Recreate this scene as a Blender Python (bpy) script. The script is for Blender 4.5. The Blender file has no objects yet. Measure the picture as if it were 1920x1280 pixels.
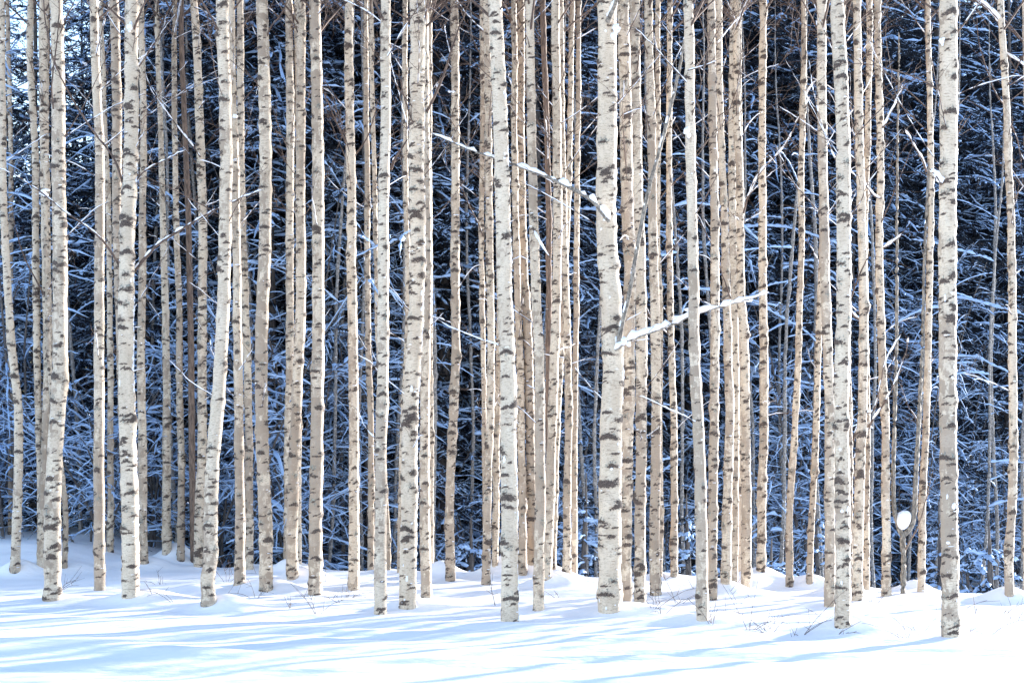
import bpy, math, random
import numpy as np
from mathutils import Vector
PI = math.pi
S = bpy.context.scene
C = S.collection

# ------------------------------------------------------------------ camera, sky, sun, exposure
FPX, CH, HY = 3200.0, 1.7, 850.0          # focal length in photo pixels, eye height, horizon row
cam = bpy.data.cameras.new('camera'); co = bpy.data.objects.new('camera', cam); C.objects.link(co)
cam.sensor_width = 36; cam.lens = 36*FPX/1920; cam.shift_y = (HY-640)/1920
cam.clip_start = 0.1; cam.clip_end = 3000
co.location = (0, 0, CH); co.rotation_euler = (PI/2, 0, 0); S.camera = co

SUN_AZ, SUN_EL = math.radians(40), math.radians(9)   # azimuth measured from +X (right) towards +Y (away)
w = bpy.data.worlds.new('World'); S.world = w; w.use_nodes = True
nt = w.node_tree; bg = nt.nodes['Background']
sky = nt.nodes.new('ShaderNodeTexSky'); sky.sky_type = 'NISHITA'; sky.sun_disc = False
sky.sun_elevation = SUN_EL; sky.sun_rotation = PI/2-SUN_AZ; sky.air_density = 1.0; sky.dust_density = 0.0; sky.ozone_density = 2.2
tint = nt.nodes.new('ShaderNodeMix'); tint.data_type = 'RGBA'; tint.blend_type = 'MULTIPLY'; tint.inputs[0].default_value = 1
nt.links.new(sky.outputs[0], tint.inputs[6]); tint.inputs[7].default_value = (1.10, .945, .97, 1)      # magenta tint added to the sky light, less green, warms the trunk fronts
nt.links.new(tint.outputs[2], bg.inputs[0]); bg.inputs[1].default_value = 0.15
sl = bpy.data.lights.new('sun', 'SUN'); sl.energy = 3.9; sl.angle = math.radians(1.7); sl.color = (1, 0.965, 0.93)
so = bpy.data.objects.new('sun', sl); C.objects.link(so)
sv = Vector((math.cos(SUN_EL)*math.cos(SUN_AZ), math.cos(SUN_EL)*math.sin(SUN_AZ), math.sin(SUN_EL)))
so.rotation_euler = sv.to_track_quat('Z', 'Y').to_euler()
S.view_settings.view_transform = 'Standard'; S.view_settings.look = 'None'
S.view_settings.gamma = 1; S.view_settings.exposure = 2.38
S.cycles.max_bounces = 6; S.cycles.diffuse_bounces = 4

# ------------------------------------------------------------------ mesh helpers
def mesh_obj(name, parts, mat, parent=None, attrs=None, smooth=True):
    """parts: list of (verts[n,3], quads[m,4]); one mesh object"""
    vs, fs, off = [], [], 0
    for v, f in parts:
        vs.append(v); fs.append(f+off); off += len(v)
    v = np.concatenate(vs).astype(np.float32); f = np.concatenate(fs).astype(np.int32)
    me = bpy.data.meshes.new(name)
    me.vertices.add(len(v)); me.vertices.foreach_set('co', v.ravel())
    me.loops.add(f.size); me.loops.foreach_set('vertex_index', f.ravel())
    me.polygons.add(len(f)); me.polygons.foreach_set('loop_start', np.arange(0, f.size, 4, dtype=np.int32))
    me.polygons.foreach_set('loop_total', np.full(len(f), 4, dtype=np.int32))
    me.polygons.foreach_set('use_smooth', np.full(len(f), smooth, dtype=bool))
    me.update(calc_edges=True)
    for k, a in (attrs or {}).items():
        if a.ndim == 2:
            at = me.attributes.new(k, 'FLOAT_VECTOR', 'POINT'); at.data.foreach_set('vector', a.astype(np.float32).ravel())
        else:
            at = me.attributes.new(k, 'FLOAT', 'POINT'); at.data.foreach_set('value', a.astype(np.float32))
    me.materials.append(mat)
    o = bpy.data.objects.new(name, me); C.objects.link(o)
    if parent: o.parent = parent
    return o

def empty(name, loc, label=None, cat=None, group=None):
    o = bpy.data.objects.new(name, None); C.objects.link(o); o.location = loc
    o.empty_display_size = 0.2
    if label: o['label'] = label
    if cat: o['category'] = cat
    if group: o['group'] = group
    return o

def copy_tree(o, parent=None):
    c = o.copy(); C.objects.link(c); c.parent = parent
    for ch in o.children: copy_tree(ch, c)
    return c

def grid_faces(n, N, K, closed=True):
    i = np.arange(n)[:, None, None]*N*K; j = np.arange(N-1)[None, :, None]*K
    k = np.arange(K if closed else K-1)[None, None, :]; k2 = (k+1) % K
    f = np.stack([i+j+k, i+j+k2, i+j+K+k2, i+j+K+k], -1)
    return f.reshape(-1, 4)

def tubes(P, R, K=4, sq=1.0, lift=0.0):
    """P[n,N,3] polylines, R[n,N] radii; sq squashes the vertical half-axis; lift raises by lift*R"""
    P = np.asarray(P, float); R = np.asarray(R, float)
    if P.ndim == 2: P = P[None]; R = R[None]
    T = np.gradient(P, axis=1); T /= np.linalg.norm(T, axis=2, keepdims=True)+1e-9
    up = np.array([0.03, 0.02, 1.0])
    side = np.cross(T, up); side /= np.linalg.norm(side, axis=2, keepdims=True)+1e-6
    nr = np.cross(side, T)
    a = np.arange(K)*2*PI/K+0.4
    V = P[:, :, None]+R[:, :, None, None]*(np.cos(a)[None, None, :, None]*side[:, :, None]+sq*np.sin(a)[None, None, :, None]*nr[:, :, None])
    V[..., 2] += (R*lift)[:, :, None]
    n, N = R.shape
    return V.reshape(-1, 3), grid_faces(n, N, K)

# a 26-vertex quad ball
def _ball():
    idx = {}; vs = []; fs = []
    def vid(p):
        if p not in idx:
            idx[p] = len(vs); v = np.array(p, float); vs.append(v/np.linalg.norm(v))
        return idx[p]
    for ax in range(3):
        for s in (-1, 1):
            for i in (-1, 0):
                for j in (-1, 0):
                    q = []
                    for (a, b) in ((i, j), (i+1, j), (i+1, j+1), (i, j+1)):
                        p = [0, 0, 0]; p[ax] = s; p[(ax+1) % 3] = a; p[(ax+2) % 3] = b; q.append(vid(tuple(p)))
                    fs.append(q if s > 0 else q[::-1])
    return np.array(vs), np.array(fs)
BV, BF = _ball()

def blobs(Cn, Sx, Ax, rng):
    """Cn[n,3] centres, Sx[n,3] half sizes, Ax[n,3,3] axes (rows)"""
    n = len(Cn)
    if n == 0: return np.zeros((0, 3)), np.zeros((0, 4), int)
    L = BV[None]*Sx[:, None, :]*(1+rng.uniform(-.28, .28, (n, 26, 1)))
    V = np.einsum('nvk,nkc->nvc', L, Ax)+Cn[:, None]
    F = (BF[None]+(np.arange(n)*26)[:, None, None]).reshape(-1, 4)
    return V.reshape(-1, 3), F

# ------------------------------------------------------------------ materials
def mat(name):
    m = bpy.data.materials.new(name); m.use_nodes = True
    t = m.node_tree; b = t.nodes['Principled BSDF']
    return m, t, b
class N:
    def __init__(s, t): s.t = t
    def n(s, ty, **kw):
        x = s.t.nodes.new(ty)
        for k, v in kw.items(): setattr(x, k, v)
        return x
    def l(s, a, b): s.t.links.new(a, b)
    def attr(s, name): return s.n('ShaderNodeAttribute', attribute_name=name)
    def math(s, op, a, b=None, clamp=False):
        x = s.n('ShaderNodeMath', operation=op, use_clamp=clamp)
        for i, v in enumerate((a, b)):
            if v is None: continue
            if isinstance(v, (int, float)): x.inputs[i].default_value = v
            else: s.l(v, x.inputs[i])
        return x.outputs[0]
    def step(s, v, lo, hi, a=0., b=1.):
        x = s.n('ShaderNodeMapRange', interpolation_type='SMOOTHSTEP'); s.l(v, x.inputs[0])
        for i, q in zip((1, 2, 3, 4), (lo, hi, a, b)): x.inputs[i].default_value = q
        return x.outputs[0]
    def scale(s, v, xyz):
        x = s.n('ShaderNodeVectorMath', operation='MULTIPLY'); s.l(v, x.inputs[0]); x.inputs[1].default_value = xyz
        return x.outputs[0]
    def noise(s, v, xyz=(1, 1, 1), detail=3, rough=.55, dist=0):
        x = s.n('ShaderNodeTexNoise'); s.l(s.scale(v, xyz), x.inputs['Vector']); x.inputs['Scale'].default_value = 1
        x.inputs['Detail'].default_value = detail; x.inputs['Roughness'].default_value = rough; x.inputs['Distortion'].default_value = dist
        return x.outputs[0]
    def voro(s, v, xyz, feat='F1'):
        x = s.n('ShaderNodeTexVoronoi', feature=feat); s.l(s.scale(v, xyz), x.inputs['Vector']); x.inputs['Scale'].default_value = 1
        return x
    def mix(s, f, a, b):
        x = s.n('ShaderNodeMix', data_type='RGBA')
        if isinstance(f, (int, float)): x.inputs[0].default_value = f
        else: s.l(f, x.inputs[0])
        for i, v in ((6, a), (7, b)):
            if isinstance(v, tuple): x.inputs[i].default_value = (*v, 1)
            else: s.l(v, x.inputs[i])
        return x.outputs[2]
    def bump(s, h, strength, dist, b):
        x = s.n('ShaderNodeBump'); x.inputs['Strength'].default_value = strength; x.inputs['Distance'].default_value = dist
        s.l(h, x.inputs['Height']); s.l(x.outputs[0], b.inputs['Normal'])

def bark_material():
    m, t, b = mat('birch_bark'); g = N(t)
    tc = g.attr('tc').outputs['Vector']; mark = g.attr('mark').outputs['Fac']
    tan = g.attr('tan').outputs['Fac']; lich = g.attr('lichen').outputs['Fac']
    white = g.mix(g.step(g.noise(tc, (7, 7, 3.2), 3), .35, .65), (.655, .55, .415), (.55, .445, .325))
    vx = g.voro(tc, (4, 4, 9)); vx.distance = 'CHEBYCHEV'; cellw = vx.outputs['Color']
    sep = g.n('ShaderNodeSeparateColor'); g.l(cellw, sep.inputs[0])
    # sheets of bark: each block has its own tone, edges run level round the trunk
    blk = g.math('ADD', g.math('MULTIPLY', g.math('SUBTRACT', sep.outputs[0], .5), .34), tan)
    blk = g.math('ADD', blk, g.math('MULTIPLY', g.math('SUBTRACT', g.noise(tc, (15, 15, 11), 5, .65), .5), 1.5))
    tanc = g.mix(sep.outputs[1], (.31, .235, .165), (.41, .325, .24))
    col = g.mix(g.step(blk, .46, .64), white, tanc)
    pk = g.math('MULTIPLY', sep.outputs[2], .10)
    col = g.mix(pk, col, (.60, .46, .385))
    # lenticels: short level dashes
    len1 = g.step(g.noise(tc, (20, 20, 170), 3, .65), .53, .63)
    col = g.mix(g.math('MULTIPLY', len1, .80), col, (.30, .22, .16))
    len2 = g.step(g.noise(tc, (40, 40, 75), 3, .65), .62, .68)
    col = g.mix(g.math('MULTIPLY', len2, .55), col, (.16, .12, .10))
    len3 = g.step(g.noise(tc, (30, 30, 52), 4, .7, .4), .585, .65)
    col = g.mix(g.math('MULTIPLY', len3, .42), col, (.30, .235, .18))
    # grey lichen
    ln = g.math('ADD', lich, g.math('MULTIPLY', g.math('SUBTRACT', g.noise(tc, (40, 40, 30), 4, .7), .5), 1.3))
    lm = g.step(ln, .50, .66)
    lc = g.mix(g.step(g.noise(tc, (110, 110, 90), 3, .7), .4, .6), (.10, .095, .075), (.36, .36, .30))
    col = g.mix(lm, col, lc)
    # scars
    fine = g.noise(tc, (38, 38, 62), 4, .7)
    mm = g.math('ADD', mark, g.math('MULTIPLY', g.math('SUBTRACT', fine, .5), 1.7))
    mk = g.step(mm, .40, .54)
    mc = g.mix(g.step(g.noise(tc, (100, 100, 120), 3, .7), .42, .62), (.028, .020, .016), (.16, .11, .082))
    halo = g.step(mm, .20, .42)
    col = g.mix(g.math('MULTIPLY', halo, .45), col, (.42, .31, .22))
    col = g.mix(mk, col, mc)
    g.l(col, b.inputs['Base Color']); b.inputs['Roughness'].default_value = .72
    h = g.math('ADD', g.math('MULTIPLY', mk, .6), g.math('ADD', g.math('MULTIPLY', lm, .5), g.math('MULTIPLY', g.noise(tc, (60, 60, 60), 4), .6)))
    g.bump(h, .55, .012, b)
    return m

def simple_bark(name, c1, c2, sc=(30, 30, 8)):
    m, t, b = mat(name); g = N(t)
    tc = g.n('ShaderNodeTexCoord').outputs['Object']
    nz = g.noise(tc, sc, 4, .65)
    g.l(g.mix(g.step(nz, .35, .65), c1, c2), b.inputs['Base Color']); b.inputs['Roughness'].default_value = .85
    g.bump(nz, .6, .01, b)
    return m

def snow_material(name='snow', ground=False, cols=((.33, .50, .76), (.42, .58, .82))):  # default colours have blue shade mixed into the snow
    m, t, b = mat(name); g = N(t)
    tc = g.n('ShaderNodeTexCoord').outputs['Object']
    b.inputs['Roughness'].default_value = .65
    if ground:
        n1 = g.noise(tc, (.9, 2.2, 1), 4, .5); n2 = g.noise(tc, (9, 14, 9), 4, .6)
        g.l(g.mix(n2, (.89, .88, .875), (.92, .91, .905)), b.inputs['Base Color'])
        g.bump(g.math('ADD', n1, g.math('MULTIPLY', n2, .10)), .5, .10, b)
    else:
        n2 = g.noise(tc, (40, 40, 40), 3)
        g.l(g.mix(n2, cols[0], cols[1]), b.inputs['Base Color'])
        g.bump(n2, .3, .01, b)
    return m

M_BARK = bark_material()
M_SNOW_SHADE = snow_material(); M_SNOW_WHITE = snow_material('snow_white', cols=((.82, .83, .87), (.88, .88, .90))); M_GROUND = snow_material('snow_ground', True)  # background bough snow carries the wood's blue shade in its colour; birch snow stays white
M_TWIG = simple_bark('twig_bark', (.065, .042, .034), (.15, .10, .075))
M_BRANCH = simple_bark('branch_bark', (.10, .085, .07), (.33, .29, .24), (35, 35, 20))
M_BROWN = simple_bark('brown_bark', (.09, .06, .045), (.24, .165, .12), (40, 40, 9))
M_GREY = simple_bark('dark_bark', (.05, .045, .045), (.14, .125, .115))
M_SHADE = simple_bark('shaded_birch_bark', (.10, .095, .09), (.34, .32, .30), (30, 30, 26))  # greyed and darkened: the wood's shade is put into this bark colour
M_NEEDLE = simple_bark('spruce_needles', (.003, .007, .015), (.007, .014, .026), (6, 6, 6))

# ------------------------------------------------------------------ terrain
def sm(t): t = np.clip(t, 0, 1); return t*t*(3-2*t)
CRX = np.array([-2000, 0, 200, 280, 400, 560, 700, 850, 1000, 1100, 1300, 1500, 1700, 1900, 3000])
CRY = np.array([1050, 1056, 1058, 1062, 1068, 1070, 1074, 1079, 1083, 1088, 1086, 1104, 1112, 1118, 1122])
_r = np.random.default_rng(5)
RIP = [(_r.uniform(.8, 3.5), _r.uniform(2.5, 9), _r.uniform(0, 6.28)) for _ in range(14)]
WAVES = [(_r.uniform(.12, .55), _r.uniform(.6, 2.6), _r.uniform(0, 6.28), _r.uniform(-.25, .25)) for _ in range(16)]
MOUNDS = []      # x, y, height, radius
def ground(X, Y):
    X = np.asarray(X, float); Y = np.asarray(Y, float)
    px = 960+FPX*X/np.maximum(Y, 6)
    cd = CH*FPX/(np.interp(px, CRX, CRY)-HY)
    z = np.zeros(np.broadcast(X, Y).shape)
    near = np.exp(-((Y-14)/22)**2)
    for a, b, p, k in WAVES:
        z = z+.0055*np.sin(a*X*2+b*(Y+k*X)+p)*near
    for a, b, p in RIP: z = z+.0030*np.sin(a*X+b*Y+p+1.3*np.sin(X*.7+p))*near
    z = z+.38*sm((-4.9-X)/2.2)*sm((Y-23.2)/2.6)*sm((36-Y)/6)
    left = sm((-4.6-X)/2.4)
    edge = cd+left*6.0
    z = z-1.3*sm((Y-edge-.2)/5.0)
    for mx, my, mh, mr in MOUNDS:
        d2 = ((X-mx)**2+(Y-my)**2)/(mr*mr)
        z = z+mh*np.exp(-d2)
    return z

def cast(px, py):
    """where the line of sight through a photo point meets the snow"""
    D = np.arange(9, 31, .02)
    X = (px-960)*D/FPX; Z = CH-(py-HY)*D/FPX
    hit = np.where(Z <= ground(X, D))[0]
    return float(D[hit[0]]) if len(hit) else 25.0
def at(px, py, D): return np.array([(px-960)*D/FPX, D, CH+(HY-py)*D/FPX])

# ------------------------------------------------------------------ birches: path in photo (x, y) -> stands on the snow at its foot
# (label, path, [width top, width foot], foot row, tan, mark density, lichen, snow)
B = [
 ('slim pale birch at the far left edge, leaning left upwards', [(3,0),(9,200),(12,400),(21,640),(31,750),(32,850),(30,950),(28,1081)], (11,18), .22, 1, .1, .6),
 ('thin shaded dark birch behind the leftmost birch', [(15,0),(16,300),(18,640),(20,1003)], (8,9), .75, 1.2, .4, .2),
 ('slender birch swerving behind the second front birch from the left', [(57,0),(56,100),(62,200),(69,300),(72,400),(76,640),(80,1060)], (12,13), .3, 1.5, .2, .4),
 ('straight mid-sized birch just left of the thick leaning birch', [(81,0),(83,200),(83,350),(82,450),(83,640),(83,750),(81,850),(79,950),(77,1072)], (16,18), .33, 1, .15, .5),
 ('thin birch mostly hidden behind the thick left birch', [(88,0),(92,400),(95,600),(97,720),(110,850),(122,960),(121,1070)], (8,10), .5, 1, .2, .3),
 ('thick birch with a bulging bend near the left edge', [(103,0),(105,200),(107,350),(111,450),(114,540),(115,640),(117,700),(113,770),(107,850),(102,950),(100,1050),(99,1129)], (22,31), .36, .9, .2, .9),
 ('smooth tan birch leaning slightly, third front birch from left', [(175,0),(176,100),(180,200),(185,300),(187,400),(188,500),(189,640),(190,750),(189,950),(187,1108)], (16,21), .42, .7, .05, .35),
 ('thin blue-shaded birch just right of the smooth tan birch', [(190,0),(194,200),(199,400),(201,640),(206,850),(206,1035)], (8,12), .3, 1, .2, .3),
 ('dark brown scaly birch disappearing behind a white forked birch', [(214,0),(216,100),(219,200),(221,300),(223,400),(227,500),(233,640),(240,1088)], (17,18), .85, 1.8, .5, .3),
 ('thick white birch sending a snowy branch to each side at mid height', [(246,0),(247,100),(249,200),(249,300),(246,400),(245,500),(243,640),(244,750),(245,850),(246,950),(245,1135)], (23,32), .12, 1.2, .28, 1.6),
 ('tan birch peeking out right of the forked white birch', [(266,0),(266,300),(266,640),(269,750),(269,900),(269,1065)], (11,18), .5, .9, .1, .4),
 ('slim birch with even dark rings left of the brown trunk', [(295,0),(296,100),(298,200),(300,300),(303,500),(308,640),(311,750),(312,850),(313,1058)], (9,18), .33, 1.2, .1, .5),
 ('grey shaded birch standing close beside the brown trunk', [(327,0),(328,200),(331,300),(334,450),(336,640),(336,800),(338,900),(339,1062)], (9,14), .5, 1.3, .6, .9),
 None,
 ('straight birch with many dark scars crossing a left leaning one', [(364,0),(369,100),(371,200),(374,300),(376,400),(377,600),(379,750),(379,850),(375,950),(373,1054)], (15,18), .3, 1.7, .1, .4),
 ('birch curving down to the left with a crooked rooted foot', [(415,0),(416,100),(418,200),(419,300),(417,400),(415,500),(413,600),(409,700),(402,800),(396,900),(395,1000),(395,1050),(389,1088),(394,1146)], (22,26), .3, 1, .2, 1),
 ('straight tan birch right behind the curving crooked foot birch', [(434,0),(437,200),(439,400),(440,600),(442,640),(445,800),(447,900),(449,1000),(449,1107)], (12,20), .45, 1, .12, .6),
 ('pinkish shaded birch left of the straight golden birch', [(450,0),(452,200),(453,300),(456,450),(459,600),(464,800),(466,950),(467,1065)], (13,15), .5, 1.2, .2, .5),
 ('golden birch bowed at its middle with a bright right edge', [(491,0),(494,100),(496,200),(499,300),(500,400),(499,500),(496,600),(494,700),(494,800),(496,900),(499,1000),(499,1116)], (21,25), .48, 1, .15, .7),
 ('left trunk of a close pair of crossing birches', [(542,0),(543,100),(545,200),(546,330),(546,640),(544,750),(541,830),(539,1062)], (14,14), .4, 1.3, .2, .5),
 ('birch crossing in front of its neighbour down to a snow cone', [(566,0),(566,200),(567,400),(566,600),(562,660),(557,750),(552,850),(549,950),(546,1010),(549,1096)], (15,22), .42, .9, .15, .7),
 ('thin background birch at the right of the crossing pair', [(556,0),(557,300),(558,640),(561,900),(561,1064)], (8,9), .3, 1.2, .3, .4),
 ('straight tan birch with reddish middle standing clear of others', [(589,0),(591,100),(592,200),(594,300),(594,400),(595,500),(596,600),(595,800),(593,950),(591,1116)], (20,25), .5, .85, .1, .4),
 ('lone straight birch with a forked twig near its upper third', [(655,0),(655,100),(657,200),(660,300),(661,400),(662,500),(664,600),(664,850),(664,1000),(663,1107)], (15,20), .35, 1.3, .15, .7),
 ('thin grey brown birch standing between two straight pale birches', [(686,0),(687,200),(690,300),(691,450),(692,640),(696,800),(696,950),(695,1070)], (9,12), .7, 1.2, .4, .4),
 ('thin leaning birch passing behind a pale straight one', [(696,0),(698,200),(702,400),(706,620),(715,800),(727,1000),(728,1072)], (8,8), .4, 1.2, .3, .5),
 ('pale birch with snow tufts leaning gently left towards its foot', [(724,0),(725,100),(725,200),(724,300),(722,400),(721,500),(720,600),(718,750),(715,850),(714,950),(713,1050),(713,1153)], (17,23), .3, 1, .15, .9),
 ('slim birch hidden low down by the thick snowy middle birch', [(759,0),(761,300),(764,500),(762,640),(752,850),(749,1075)], (9,9), .3, 1.4, .2, .4),
 ('thick white birch plastered with snow patches left of centre', [(782,0),(783,100),(782,200),(781,300),(782,400),(781,500),(778,600),(773,680),(769,750),(766,850),(766,950),(765,1050),(764,1146)], (26,31), .14, 1.2, .22, 2.2),
 ('tan birch rising right behind the snow-plastered birch', [(795,0),(797,200),(800,300),(801,400),(802,500),(801,640),(798,750),(797,850),(797,950),(800,1122)], (13,20), .5, 1, .3, .5),
 ('blue-shaded thin birch right of the tan birch near centre', [(806,0),(806,500),(808,800),(809,1064)], (7,9), .3, 1, .3, .5),
 ('solitary greyish birch slanting left to a large snow cone', [(852,0),(853,100),(853,200),(854,400),(855,600),(855,660),(851,750),(847,850),(844,950),(845,1092)], (14,17), .6, 1.6, .25, .4),
 ('very thin dark birch left of the large snow-streaked centre birch', [(904,0),(906,200),(903,400),(905,600),(908,800),(910,1082)], (10,8), .6, 1.3, .4, .4),
 ('slim birch close on the left of the big centre birch', [(912,0),(915,150),(917,400),(920,600),(920,750),(916,850),(914,950),(911,1098)], (12,15), .35, 1.2, .15, .5),
 ('shaded birch half hidden behind the big centre birch', [(930,0),(936,400),(936,640),(931,850),(928,1081)], (10,12), .4, 1.2, .3, .5),
 ('big centre birch bending right, banded by level bark rings', [(927,0),(932,100),(937,200),(941,300),(943,400),(945,500),(948,600),(951,680),(954,760),(954,850),(955,950),(956,1050),(956,1168)], (24,32), .2, 1, .18, 1.3),
 ('slim birch just right of the big banded centre birch', [(964,0),(965,300),(969,500),(974,640),(979,900),(980,1083)], (10,15), .4, 1.2, .2, .5),
 ('dark grey shaded trunk between two pale centre birches', [(977,0),(977,300),(982,500),(990,640),(995,850),(998,1078)], (13,18), .75, 1.4, .7, .6),
 ('smooth cream birch right of the big centre birch', [(993,0),(995,100),(997,200),(998,300),(1000,400),(1004,500),(1008,600),(1011,660),(1012,750),(1012,850),(1013,950),(1011,1050),(1010,1146)], (15,20), .4, .9, .15, .6),
 ('thin brown trunk between two cream birches right of centre', [(1018,0),(1020,100),(1024,200),(1026,300),(1029,400),(1029,640),(1030,1082)], (10,10), .95, 1.6, .45, .3),
 ('pinkish birch slanting down left over the thin brown trunk', [(1042,0),(1042,100),(1044,200),(1044,300),(1045,400),(1044,500),(1043,600),(1040,660),(1037,750),(1033,850),(1031,950),(1024,1103)], (15,18), .3, 1.2, .15, .4),
 ('slim birch emerging right of the pinkish slanting birch', [(1052,0),(1054,300),(1058,450),(1062,600),(1065,750),(1064,950),(1062,1092)], (9,15), .4, 1.3, .25, .5),
 ('grey thin trunk slanting far left behind the centre right birches', [(1073,0),(1067,300),(1060,500),(1045,800),(1037,1080)], (9,10), .5, 1.3, .5, .5),
 ('lone thin grey birch in the gap left of the thickest birch', [(1085,0),(1084,200),(1082,300),(1081,450),(1080,640),(1078,800),(1077,1080)], (9,11), .55, 1.2, .5, .5),
 ('thickest birch, white, with a snowy right branch and forked limb', [(1139,-30),(1140,100),(1140,200),(1139,300),(1138,400),(1142,500),(1147,560),(1149,640),(1150,700),(1146,800),(1144,900),(1143,1000),(1143,1156)], (33,43), .06, .9, .2, 2.6),
 ('speckled birch immediately right of the thickest birch', [(1167,0),(1169,100),(1171,200),(1173,300),(1175,400),(1180,500),(1179,600),(1178,750),(1176,800),(1175,900),(1173,1000),(1173,1141)], (21,23), .42, 1.3, .45, .8),
 ('second birch right of the thickest, evenly scarred', [(1188,0),(1190,100),(1191,200),(1193,300),(1195,400),(1199,500),(1200,600),(1201,750),(1201,950),(1200,1131)], (18,20), .35, 1.3, .15, .4),
 ('third birch right of the thickest, tan with a snow clump foot', [(1216,0),(1218,100),(1220,200),(1222,400),(1224,500),(1226,600),(1229,800),(1227,950),(1227,1050),(1230,1120)], (14,20), .4, 1.2, .12, .5),
 ('very slim birch touching the tan one on its right', [(1234,0),(1235,400),(1238,600),(1238,850),(1237,1085)], (9,8), .4, 1.2, .3, .4),
 ('thin birch in the dark gap crossed by the long snowy branch', [(1256,0),(1256,200),(1257,400),(1260,640),(1264,800),(1264,1084)], (9,13), .35, 1.3, .2, .6),
 ('clean pale birch leaning right, its foot nearest the camera', [(1292,0),(1296,100),(1297,200),(1299,300),(1301,400),(1304,500),(1305,600),(1306,700),(1311,800),(1314,900),(1316,1000),(1317,1173)], (16,23), .36, .55, .06, .4),
 ('rough tan lichen-specked birch right of the clean pale one', [(1334,0),(1335,200),(1337,400),(1337,600),(1336,800),(1335,950),(1335,1128)], (13,18), .6, 1.5, .4, .5),
 ('birch bowing right at mid height left of a tight cluster', [(1349,0),(1351,100),(1354,200),(1357,300),(1361,400),(1364,500),(1368,640),(1371,750),(1367,850),(1362,950),(1361,1050),(1360,1118)], (10,19), .42, 1.2, .15, .5),
 ('straight birch in the middle of the tight cluster right of centre', [(1376,0),(1375,300),(1377,500),(1378,640),(1377,850),(1376,1105)], (13,15), .35, 1.2, .15, .4),
 ('right birch of the tight cluster with orange tinged scars', [(1382,0),(1381,200),(1387,300),(1390,375),(1391,450),(1393,550),(1399,640),(1401,750),(1402,850),(1401,950),(1399,1115)], (11,19), .35, 1.6, .12, .4),
 ('grey shaded trunk behind the tight birch cluster', [(1386,0),(1386,640),(1388,1080)], (9,10), .6, 1.2, .7, .5),
 ('slim birch alone between the tight cluster and a dark gap', [(1431,0),(1432,200),(1433,400),(1434,640),(1433,750),(1431,850),(1428,950),(1426,1098)], (12,17), .35, 1.4, .2, .6),
 ('thin grey birch leaning right upwards against dark spruces', [(1505,0),(1505,100),(1502,200),(1500,300),(1499,500),(1496,640),(1492,800),(1486,900),(1481,1000),(1480,1103)], (9,13), .5, 1.2, .5, .5),
 ('thin grey birch left of the tall close pair at right', [(1538,0),(1536,400),(1532,620),(1530,750),(1526,850),(1522,950),(1518,1103)], (9,12), .5, 1.2, .5, .5),
 ('tan left trunk of the tall close pair at right', [(1543,0),(1545,100),(1546,200),(1547,300),(1549,400),(1550,500),(1552,620),(1554,750),(1555,850),(1555,1000),(1555,1142)], (16,20), .5, 1, .1, .3),
 ('white front trunk of the tall close pair at right', [(1568,0),(1570,100),(1572,200),(1574,300),(1575,400),(1575,500),(1574,600),(1572,700),(1573,800),(1575,850),(1577,950),(1580,1050),(1580,1188)], (23,28), .26, 1.2, .22, 1.3),
 ('lichen-covered trunk squeezed behind the white front trunk at right', [(1582,0),(1588,400),(1592,640),(1593,850),(1593,1119)], (9,12), .6, 1.1, .8, .4),
 ('birch with brown peeling scars right of the tall close pair', [(1606,0),(1606,200),(1607,300),(1609,400),(1611,500),(1613,600),(1613,750),(1611,850),(1609,950),(1607,1127)], (13,19), .35, 1.3, .25, .5),
 ('slim straight birch second right of the tall close pair', [(1630,0),(1629,200),(1627,400),(1628,600),(1629,800),(1626,950),(1624,1108)], (10,13), .35, 1.3, .2, .5),
 ('birch left of the shrub that holds a ball of snow', [(1645,0),(1647,100),(1651,200),(1655,300),(1655,400),(1655,500),(1658,600),(1663,750),(1665,800),(1664,850),(1663,950),(1662,1121)], (11,17), .4, 1.2, .2, .5),
 None,
 ('slim birch between the snow ball shrub and the big right birch', [(1738,0),(1738,200),(1738,400),(1737,500),(1737,640),(1734,800),(1731,900),(1729,1000),(1727,1114)], (9,14), .35, 1.3, .15, .5),
 ('big straight birch at right, tan left half and white right half', [(1776,0),(1776,100),(1778,200),(1780,300),(1781,400),(1782,500),(1783,640),(1784,750),(1785,850),(1784,950),(1783,1195)], (32,31), .44, 1.1, .42, 1.6),
 ('rightmost birch standing alone, gently bowed to the right', [(1873,0),(1877,100),(1881,200),(1883,300),(1886,400),(1888,500),(1889,600),(1893,750),(1897,850),(1896,950),(1892,1050),(1893,1131)], (11,17), .33, 1.3, .15, .6),
 ('birch cut off by the right edge of the picture', [(1921,0),(1922,400),(1924,1108)], (10,12), .35, 1.2, .2, .5),
]
B = [b for b in B if b]
FOOT = []
for b in B:
    fx, fy = b[1][-1]
    FOOT.append(cast(fx, fy))
rs = np.random.default_rng(11)
for b, D in zip(B, FOOT):
    p = at(*b[1][-1], D)
    wd = b[2][1]*D/FPX
    MOUNDS.append((p[0]+rs.uniform(-.05, .18), p[1]+rs.uniform(.15, .35), rs.uniform(.02, .07)+(0.14 if rs.random() < .18 else 0), rs.uniform(.14, .26)+wd))
for (x, y, h, r) in ((828,1078,.30,.26),(540,1072,.28,.24),(1100,1110,.08,.6),(372,1110,.16,.42),(1352,1165,.12,.5),(1600,1185,.16,.34),(1190,1150,.15,.42),(1500,1090,.2,.35),(1715,1105,.2,.22),(1740,1120,.1,.4),(505,1105,.12,.35),(775,1140,.12,.3)):
    D = CH*FPX/(y-HY); X, _, _ = at(x, y, D); MOUNDS.append((X, D, h*.7, r))

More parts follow.
